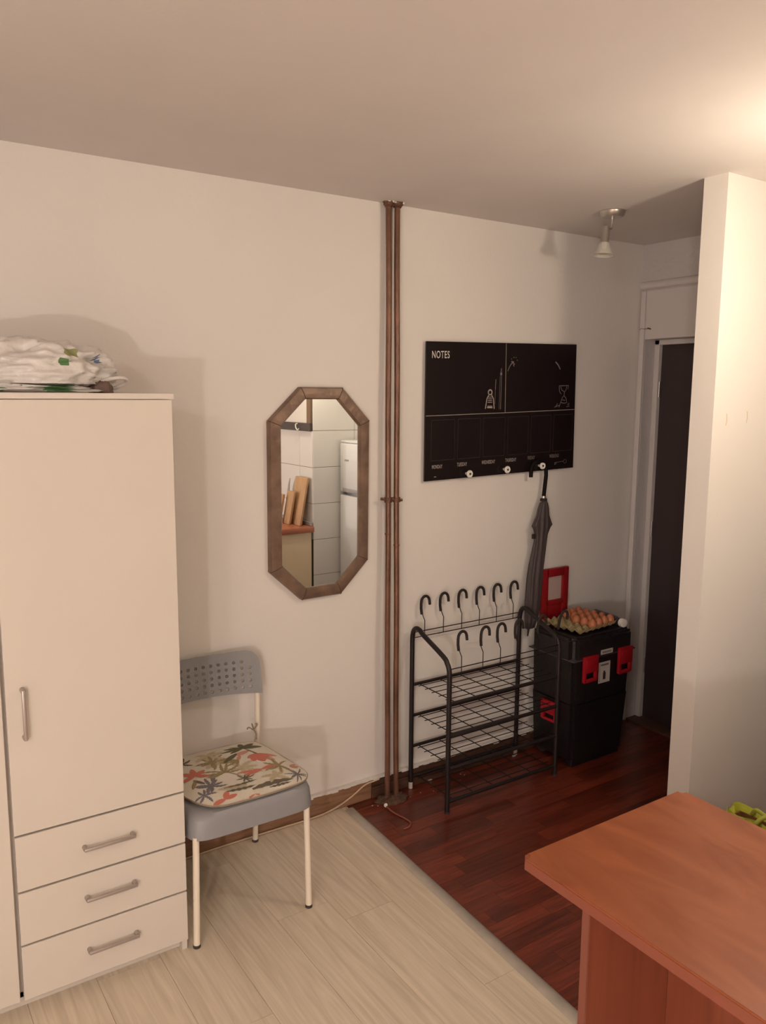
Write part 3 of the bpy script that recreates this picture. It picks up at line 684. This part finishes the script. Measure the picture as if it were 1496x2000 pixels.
for k in range(6): hook(2.066+k*.1045, RB, .694)
for k, x in enumerate((2.062, 2.178, 2.276, 2.378, 2.500, 2.612)): hook(x, RF, .602, (0, .05, 0, 0, .1, .25)[k])

# ================================================================== TOOL BOX
tb = thing('tool_box', 'tall black plastic tool box with red latches standing right of the shoe rack', 'tool box', (2.91, 2.62, 0))
X0, X1, Y0_, Y1_ = 2.722, 3.112, 2.490, 2.765
def tapered(x0, x1, y0, y1, z0, z1, tx, bev):
    bm = B(x0, x1, y0, y1, z0, z1)
    for v in bm.verts:
        if v.co.z < (z0+z1)/2:
            v.co.x += tx if v.co.x < (x0+x1)/2 else -tx; v.co.y += tx*.7 if v.co.y < (y0+y1)/2 else 0
    bmesh.ops.bevel(bm, geom=[e for e in bm.edges if abs(e.verts[0].co.z-e.verts[1].co.z) > .05], offset=bev*1.6, segments=4, affect='EDGES')
    return bm
obj('lower_bin', tapered(X0, X1, Y0_, Y1_, .035, .315, .018, .01), TOOLB, tb, True)
obj('upper_bin', tapered(X0-.004, X1+.004, Y0_-.004, Y1_, .319, .535, .008, .01), TOOLB, tb, True)
bm = B(X0-.016, X1+.016, Y0_-.012, Y1_+.006, .535, .632)
bmesh.ops.bevel(bm, geom=[e for e in bm.edges if abs(e.verts[0].co.z-e.verts[1].co.z) > .05], offset=.035, segments=5, affect='EDGES')
bmesh.ops.bevel(bm, geom=[e for e in bm.edges if min(e.verts[0].co.z, e.verts[1].co.z) > .63], offset=.012, segments=3, affect='EDGES')
lid = obj('lid', bm, TOOLL, tb, True)
bm = bmesh.new()
for x in (X0+.03, X1-.03): box(bm, x-.01, x+.01, Y0_+.01, Y1_-.01, .630, .640, .003)
box(bm, X0+.03, X1-.03, Y0_+.01, Y0_+.03, .630, .640, .003); box(bm, X0+.03, X1-.03, Y1_-.03, Y1_-.01, .630, .640, .003)
obj('lid_rim', bm, TOOLL, lid)
obj('lid_seam', B(X0-.0175, X1+.0175, Y0_-.0138, Y1_+.006, .531, .537, .002), mat('worn_edge', (70, 64, 66), .4), lid)
def latch(c, ax, w_, h_, m_):      # slab with slot near its foot
    bm = bmesh.new(); x, y, z = c
    def bb_(u0, u1, v0, v1, d0, d1, bv=.003):
        if ax == 'y': box(bm, x+u0, x+u1, y-d1, y-d0, z+v0, z+v1, bv)
        else: box(bm, x-d1, x-d0, y+u0, y+u1, z+v0, z+v1, bv)
    bb_(-w_/2, w_/2, .38*h_-h_/2, h_/2, 0, .016); bb_(-w_/2, -w_/2+.2*w_, -h_/2+.004, .42*h_-h_/2, 0, .014); bb_(w_/2-.2*w_, w_/2, -h_/2+.004, .42*h_-h_/2, 0, .014); bb_(-w_/2+.004, w_/2-.004, -h_/2, -h_/2+.15*h_, 0, .014, .006)
    bb_(-w_/2+.01, w_/2-.01, .1*h_, .4*h_, .010, .020)
    return obj('latch', bm, m_, tb, True, label='red latch')
latch((2.812, Y0_-.010, .486), 'y', .094, .128, RED); latch((3.052, Y0_-.010, .488), 'y', .094, .132, RED)
latch((X0-.002, 2.625, .252), 'x', .105, .10, RED)
st = obj('sticker', B(2.882, 2.960, Y0_-.0082, Y0_-.0065, .398, .500), PAPER, tb, label='white sticker with a dark device drawing')
bm = B(2.912, 2.930, Y0_-.0088, Y0_-.0082, .414, .448, 0); box(bm, 2.915, 2.925, Y0_-.0088, Y0_-.0082, .448, .456); obj('device_print', bm, INK, st)
bm = B(2.895, 2.948, Y0_-.0088, Y0_-.0082, .482, .490); box(bm, 2.888, 2.890, Y0_-.0088, Y0_-.0082, .404, .496); obj('caption_print', bm, mat('grey_ink', (110, 100, 100), .6), st)
st = obj('name_plate', B(2.885, 2.965, Y0_-.0155, Y0_-.0125, .541, .563), PAPER, tb, label='small pale name plate on the lid')
bm = bmesh.new()
for k in range(8): box(bm, 2.893+k*.008, 2.8985+k*.008, Y0_-.0163, Y0_-.0155, .547, .557)
obj('name_print', bm, mat('grey_ink_soft', (120, 112, 114), .6), st)
bm = bmesh.new()
for x in (X0+.05, X1-.05): lathe(bm, [(.034, -.012), (.038, -.008), (.038, .008), (.034, .012)], (x, Y1_-.045, .038), (1, 0, 0), 20)
obj('wheel', bm, RUB, tb, True); obj('base_skid', B(X0+.03, X1-.03, Y0_+.02, Y0_+.06, 0, .037, .004), TOOLB, tb)
# red plastic frame around a pale panel, not a closed box
rf = thing('red_plastic_frame', 'slim upright red plastic frame with pale window leaning on the wall behind the egg tray', 'frame', (2.87, 2.76, .64))
bm = bmesh.new(); fx0, fx1, fz0, fz1 = 2.782, 2.962, .645, .905; fy0, fy1 = 2.768, 2.786
box(bm, fx0, fx0+.042, fy0, fy1, fz0, fz1, .004); box(bm, fx1-.040, fx1, fy0, fy1, fz0, fz1, .004); box(bm, fx0+.03, fx1-.03, fy0, fy1, fz1-.042, fz1, .004); box(bm, fx0+.03, fx1-.03, fy0, fy1, .722, .745, .004)
obj('border', bm, REDD, rf, True)
obj('window_panel', B(fx0+.035, fx1-.035, fy1-.006, fy1-.003, .735, fz1-.035), mat('clear_pale_panel', (190, 168, 160), .35), rf)
obj('lower_panel', B(fx0+.035, fx1-.035, fy1-.010, fy1-.004, fz0, .725), REDD, rf)
tag(obj('red_knob', lathe(bmesh.new(), [(.016, 0), (.018, .004), (.018, .02), (.013, .026), (.006, .03)], (2.768, 2.735, .641), n=20), REDD, None, True), 'small dark red knob on the tool box behind the umbrella tip', 'red_knob')  # small red knob beside the eggs, not a container
# egg tray
et = thing('egg_tray', 'grey-beige moulded egg tray on top of the black tool box', 'egg tray', (2.90, 2.625, .641))
ex, ey, ez = 2.895, 2.628, .641; ang = A(6); NX, NY, PIT = 6, 5, .0465
def tr(u, v, z=0): c, s = math.cos(ang), math.sin(ang); return Vector((ex+u*c-v*s, ey+u*s+v*c, ez+z))
bm = bmesh.new(); nu = NX*8; nv = NY*8; g = []
def th(u, v): # u,v in cells
    return .020-.015*(math.sin(math.pi*u)**2*math.sin(math.pi*v)**2)*1.0+.013*(math.cos(math.pi*u)**2*math.cos(math.pi*v)**2)
for s_, off in ((1, 0), (0, -.0018)):
    g.append([[bm.verts.new(tr((i/nu-.5)*NX*PIT, (j/nv-.5)*NY*PIT, max(.0004 if not s_ else .002, th(i/8, j/8)+off))) for j in range(nv+1)] for i in range(nu+1)])
for s_ in (0, 1):
    for i in range(nu):
        for j in range(nv):
            f_ = (g[s_][i][j], g[s_][i+1][j], g[s_][i+1][j+1], g[s_][i][j+1]); bm.faces.new(f_ if s_ == 0 else f_[::-1])
for i in range(nu):
    bm.faces.new((g[0][i][0], g[1][i][0], g[1][i+1][0], g[0][i+1][0])); bm.faces.new((g[0][i][nv], g[0][i+1][nv], g[1][i+1][nv], g[1][i][nv]))
for j in range(nv):
    bm.faces.new((g[0][0][j], g[0][0][j+1], g[1][0][j+1], g[1][0][j])); bm.faces.new((g[0][nu][j], g[1][nu][j], g[1][nu][j+1], g[0][nu][j+1]))
obj('pulp_shell', bm, TRAY, et, 'all')
bm = bmesh.new(); bmesh.ops.create_uvsphere(bm, u_segments=20, v_segments=14, radius=1)
for v in bm.verts: z = v.co.z; v.co = Vector((v.co.x*.0205, v.co.y*.0205, z*(.029 if z > 0 else .025)))*(1)
emesh = None
for i in range(NX):
    for j in range(NY):
        if i < 2 or (i == 2 and j in (3, 4)): continue
        p = tr((i+.5-NX/2)*PIT, (j+.5-NY/2)*PIT, .032)
        if emesh is None: o = obj('egg', bm, EGG, None, 'all'); emesh = o.data
        else: o = bpy.data.objects.new('egg', emesh); COL.objects.link(o)
        o.location = p; tag(o, 'brown egg in the %s of the tray, %s' % (('front row', 'second row from the front', 'middle row', 'second row from the back', 'back row')[j], ('rightmost', 'second from the right', 'third from the right', 'fourth from the right')[NX-1-i]), 'egg', 'brown eggs in the tray')
# bottle lying on the lid
bo = thing('lying_bottle', 'dark bottle with white cap lying at the right edge of the tool box lid', 'bottle', (3.07, 2.6, .641))
bx_ = Vector((3.058, 2.500, .664)); bd = Vector((.10, .95, 0)).normalized()
obj('bottle_body', lathe(bmesh.new(), [(.010, 0), (.011, .018), (.020, .04), (.0225, .06), (.0225, .19), (.018, .20)], bx_, bd, 24), mat('dark_bottle_plastic', (52, 44, 50), .3), bo, True)
obj('bottle_cap', lathe(bmesh.new(), [(.013, 0), (.0195, .002), (.0205, .006), (.0205, .024), (.018, .026)], bx_-bd*.012, bd, 24), KNOB, bo, True)

# ================================================================== TABLE
tbx = thing('table', 'orange-brown cherry laminate table in the foreground with panel end', 'table', (1.44, .4, 0))
TX0, TX1, TY0, TY1 = 1.162, 1.717, -.35, 1.194
bm = B(TX0, TX1, TY0, TY1, .724, .750)
bmesh.ops.bevel(bm, geom=[e for e in bm.edges if abs(e.verts[0].co.z-e.verts[1].co.z) > .01], offset=.014, segments=5, affect='EDGES')
bmesh.ops.bevel(bm, geom=[e for e in bm.edges if min(e.verts[0].co.z, e.verts[1].co.z) > .745], offset=.004, segments=3, affect='EDGES')
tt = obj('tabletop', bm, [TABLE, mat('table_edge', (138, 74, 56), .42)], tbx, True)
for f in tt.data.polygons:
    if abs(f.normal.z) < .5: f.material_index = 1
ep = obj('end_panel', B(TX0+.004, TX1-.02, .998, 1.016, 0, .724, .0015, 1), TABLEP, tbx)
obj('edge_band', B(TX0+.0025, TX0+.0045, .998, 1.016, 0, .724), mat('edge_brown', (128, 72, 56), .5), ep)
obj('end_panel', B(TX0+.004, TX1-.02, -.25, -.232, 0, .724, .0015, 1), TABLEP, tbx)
obj('stretcher_panel', B(1.43, 1.448, -.232, .998, .30, .724, .0015, 1), TABLEP, tbx)
# green bag beyond the table
gb = thing('shopping_bag', 'brown shopping bag with lime green rim beyond the table by the bright wall', 'bag', (2.36, 1.33, 0))
bm = bmesh.new(); gx0, gx1, gy0, gy1 = 2.275, 2.335, 1.15, 1.40
for a in ((gx0, gx0+.004, gy0, gy1), (gx1-.004, gx1, gy0, gy1), (gx0+.004, gx1-.004, gy0, gy0+.004), (gx0+.004, gx1-.004, gy1-.004, gy1)): box(bm, *a, 0, .415)
box(bm, gx0, gx1, gy0, gy1, 0, .004); obj('bag_side', bm, KRAFT, gb)
bm = bmesh.new(); ring = [(gx0, gy0), (gx0, (gy0+gy1)/2), (gx0, gy1), ((gx0+gx1)/2, gy1+.003), (gx1, gy1), (gx1, gy0), ((gx0+gx1)/2, gy0), (gx0, gy0)]
ring = [(p.x, p.y) for p in smoothpath([(a, b, 0) for a, b in ring], 6)]
lo = []; hi = []; li = []
for i, (a, b) in enumerate(ring):
    wv = .006*math.sin(i*1.1); c_ = Vector((a-(gx0+gx1)/2, b-(gy0+gy1)/2)); o_ = c_.normalized()*.007
    lo.append(bm.verts.new((a+o_.x+wv, b+o_.y, .395+wv))); hi.append(bm.verts.new((a+o_.x*.5, b+o_.y*.5, .436+wv))); li.append(bm.verts.new((a-o_.x, b-o_.y, .402)))
for i in range(len(ring)-1): bm.faces.new((lo[i], lo[i+1], hi[i+1], hi[i])); bm.faces.new((hi[i], hi[i+1], li[i+1], li[i]))
obj('rim_band', bm, LIME, gb, 'all')
bm = bmesh.new()
tube(bm, smoothpath([(gx0-.006, 1.31, .40), (gx0-.012, 1.30, .44), (gx0+.01, 1.285, .458), (gx0+.006, 1.262, .44), (gx0-.006, 1.245, .40)], 6), .007, 8)
tube(bm, smoothpath([(gx1+.004, 1.36, .42), (gx1-.01, 1.34, .445), (gx1-.02, 1.30, .445), (gx1+.004, 1.25, .42)], 6), .007, 8)
obj('strap', bm, mat('olive_lime_strap', (160, 164, 66), .7), gb, 'all')
obj('paper_roll', T([(gx0+.03, 1.385, .38), (gx0+.03, 1.20, .385)], .022, 16), mat('white_paper', (225, 220, 208), .7), gb, True)

# ================================================================== HALL CEILING SPOT (unlit)
sp = thing('ceiling_spotlight', 'unlit chrome ceiling spotlight with frosted glass bell shade in the hall', 'lamp', (2.70, 2.365, H))
obj('ceiling_plate', lathe(bmesh.new(), [(.050, 0), (.052, -.004), (.047, -.020), (.040, -.026), (.012, -.027)], (2.700, 2.365, H), n=32), CHROME, sp, True)
obj('arm', T(smoothpath([(2.699, 2.365, H-.025), (2.699, 2.365, H-.062), (2.692, 2.365, H-.072), (2.672, 2.367, H-.072)], 5), .0045, 10), CHROME, sp, True)
obj('lamp_holder', lathe(bmesh.new(), [(.008, .024), (.015, .020), (.017, .008), (.0175, -.040), (.020, -.044), (.020, -.05)], (2.664, 2.367, 2.412), (.05, 0, 1), 24), CHROME, sp, True)
bm = lathe(bmesh.new(), [(.020, .0), (.024, -.012), (.030, -.028), (.041, -.046), (.044, -.050), (.042, -.050), (.028, -.028), (.018, -.002)], (2.661, 2.367, 2.366), (.08, 0, 1), 32)
obj('glass_shade', bm, FROST, sp, True)
obj('reflector_bulb', lathe(bmesh.new(), [(.010, 0), (.018, -.02), (.026, -.038), (.02, -.043)], (2.661, 2.367, 2.366), (.08, 0, 1), 20), mat('pale_bulb', (200, 190, 170), .3), sp, True)

# ================================================================== LAMPS OUT OF VIEW THAT LIGHT THE ROOM
pl = thing('pendant_lamp', 'bare bulb pendant hanging over the kitchen side of the room', 'lamp', (2.34, 1.13, H))
obj('ceiling_rose', lathe(bmesh.new(), [(.045, 0), (.04, -.02), (.01, -.03)], (2.34, 1.13, H), n=24), KNOB, pl, True)
obj('flex', T([(2.34, 1.13, H-.02), (2.34, 1.13, 2.19)], .003, 8), KNOB, pl)
obj('socket', lathe(bmesh.new(), [(.02, 0), (.02, .05), (.008, .06)], (2.34, 1.13, 2.16), n=20), KNOB, pl, True)
cf = thing('ceiling_lamp', 'bare-bulb pendant over the seating side of the room', 'lamp', (-1.22, -.45, H))
obj('ceiling_rose', lathe(bmesh.new(), [(.045, 0), (.04, -.02), (.01, -.03)], (-1.22, -.45, H), n=24), CHROME, cf, True)
obj('flex', T([(-1.22, -.45, H-.02), (-1.22, -.45, 2.39)], .003, 8), KNOB, cf)
obj('socket', lathe(bmesh.new(), [(.02, 0), (.02, .05), (.008, .06)], (-1.22, -.45, 2.35), n=20), KNOB, cf, True)
fm = thing('floor_lamp', 'small low lamp on a stand far behind the viewer', 'lamp', (-1.10, -1.0, 0))
obj('base', lathe(bmesh.new(), [(.10, 0), (.10, .012), (.01, .02)], (-1.10, -1.0, 0), n=28), BLACKM, fm, True)
obj('pole', T([(-1.10, -1.0, .015), (-1.10, -1.0, .87)], .008, 10), BLACKM, fm)

# ================================================================== KITCHEN SEEN IN THE MIRROR
fr = thing('fridge', 'white two-door fridge freezer standing beside the tiled kitchen wall', 'fridge', (3.09, 1.09, 0))
FX, FY0, FY1 = 2.80, .818, 1.366
obj('cabinet', B(FX+.05, 3.38, FY0, FY1, .02, 1.425, .012), FRIDGE, fr, True)
obj('top_cover', B(FX+.005, 3.38, FY0, FY1, 1.422, 1.437, .006), FRIDGE, fr, True)
du = obj('upper_door', B(FX, FX+.045, FY0, FY1, 1.088, 1.420, .010), FRIDGE, fr, True)
obj('grip', B(FX-.002, FX+.02, FY0+.035, FY1-.03, 1.092, 1.118, .004), FRG, du, True)
bm = bmesh.new()
for k in range(5): box(bm, FX-.0012, FX, .925-k*.011+.0, .933-k*.011, 1.300, 1.312)
obj('badge', bm, FRG, du)
obj('lower_door', B(FX, FX+.045, FY0, FY1, .045, 1.068, .010), FRIDGE, fr, True)
bm = bmesh.new()
for x in (FX+.08, 3.33):
    for y in (FY0+.05, FY1-.05): tube(bm, [(x, y, 0), (x, y, .025)], .018, 12)
obj('foot', bm, RUB, fr, True)
kc = thing('kitchen_cabinet', 'cream kitchen base cabinet with plain end panel below the worktop', 'cabinet', (2.3, .0, 0))
obj('body', B(2.03, 2.585, -1.4, .805, .10, .822, .002), CREAM, kc); obj('plinth', B(2.08, 2.585, -1.4, .79, 0, .10), BASED, kc)
for k in range(4):
    y1_ = .80-k*.55; dd = obj('door', B(2.012, 2.029, y1_-.545, y1_, .12, .815, .002), CREAM, kc); obj('handle', T([(2.0, y1_-.08, .62), (2.0, y1_-.08, .74)], .006, 8), CHROME, dd)
tag(obj('worktop', B(2.00, 2.606-.006, -1.4, .822, .822, .860, .006), WTOP, None, True), 'terracotta coloured kitchen worktop against the tiled wall', 'worktop')
tag(obj('wall_upstand', B(2.585, 2.5995, -1.4, .80, .8605, .885, .003), FRG), 'grey sealing strip between worktop and tiles', 'strip')
def cboard(y0, y1, h_, x_, th_, lean, label):
    bm = B(-th_/2, th_/2, y0, y1, 0, h_, .004)
    for v in bm.verts: v.co = Vector((x_+v.co.x+v.co.z*lean, v.co.y+v.co.z*.05, .8605+v.co.z))
    return tag(obj('cutting_board', bm, BEECH, None, True), label, 'cutting board')
cboard(.585, .755, .325, 2.530, .016, .16, 'tallest wooden cutting board leaning on the kitchen tiles')
cboard(.565, .665, .225, 2.495, .018, .16, 'middle wooden cutting board leaning in front of the tallest one')
cboard(.455, .575, .20, 2.462, .018, .16, 'shortest wooden cutting board, leftmost of the three in the mirror')
rl = thing('utensil_rail', 'dark rail with a white hook above the kitchen tiles', 'rail', (2.59, .1, 1.52))
obj('bar', B(KX-.018, KX-.0005, -1.0, KY-.012, 1.498, 1.552, .003), RAILM, rl)
obj('hook', T(smoothpath([(KX-.02, .62, 1.545), (KX-.034, .62, 1.54), (KX-.034, .625, 1.515), (KX-.028, .64, 1.502), (KX-.03, .655, 1.512)], 5), .004, 8), KNOB, rl, 'all')
kn = thing('kitchen_knife', 'steel knife blade standing behind the boards on the worktop', 'knife', (2.57, .50, .88))
bm = prism(bmesh.new(), [(.47, 1.02), (.51, 1.02), (.525, 1.165), (.50, 1.12)], 2.568, 2.571, lambda y, z, t: (t, y, z)); bmesh.ops.recalc_face_normals(bm, faces=bm.faces); obj('blade', bm, STEEL, kn)
obj('grip', B(2.560, 2.579, .477, .503, .8605, 1.02, .004), FOAM, kn)
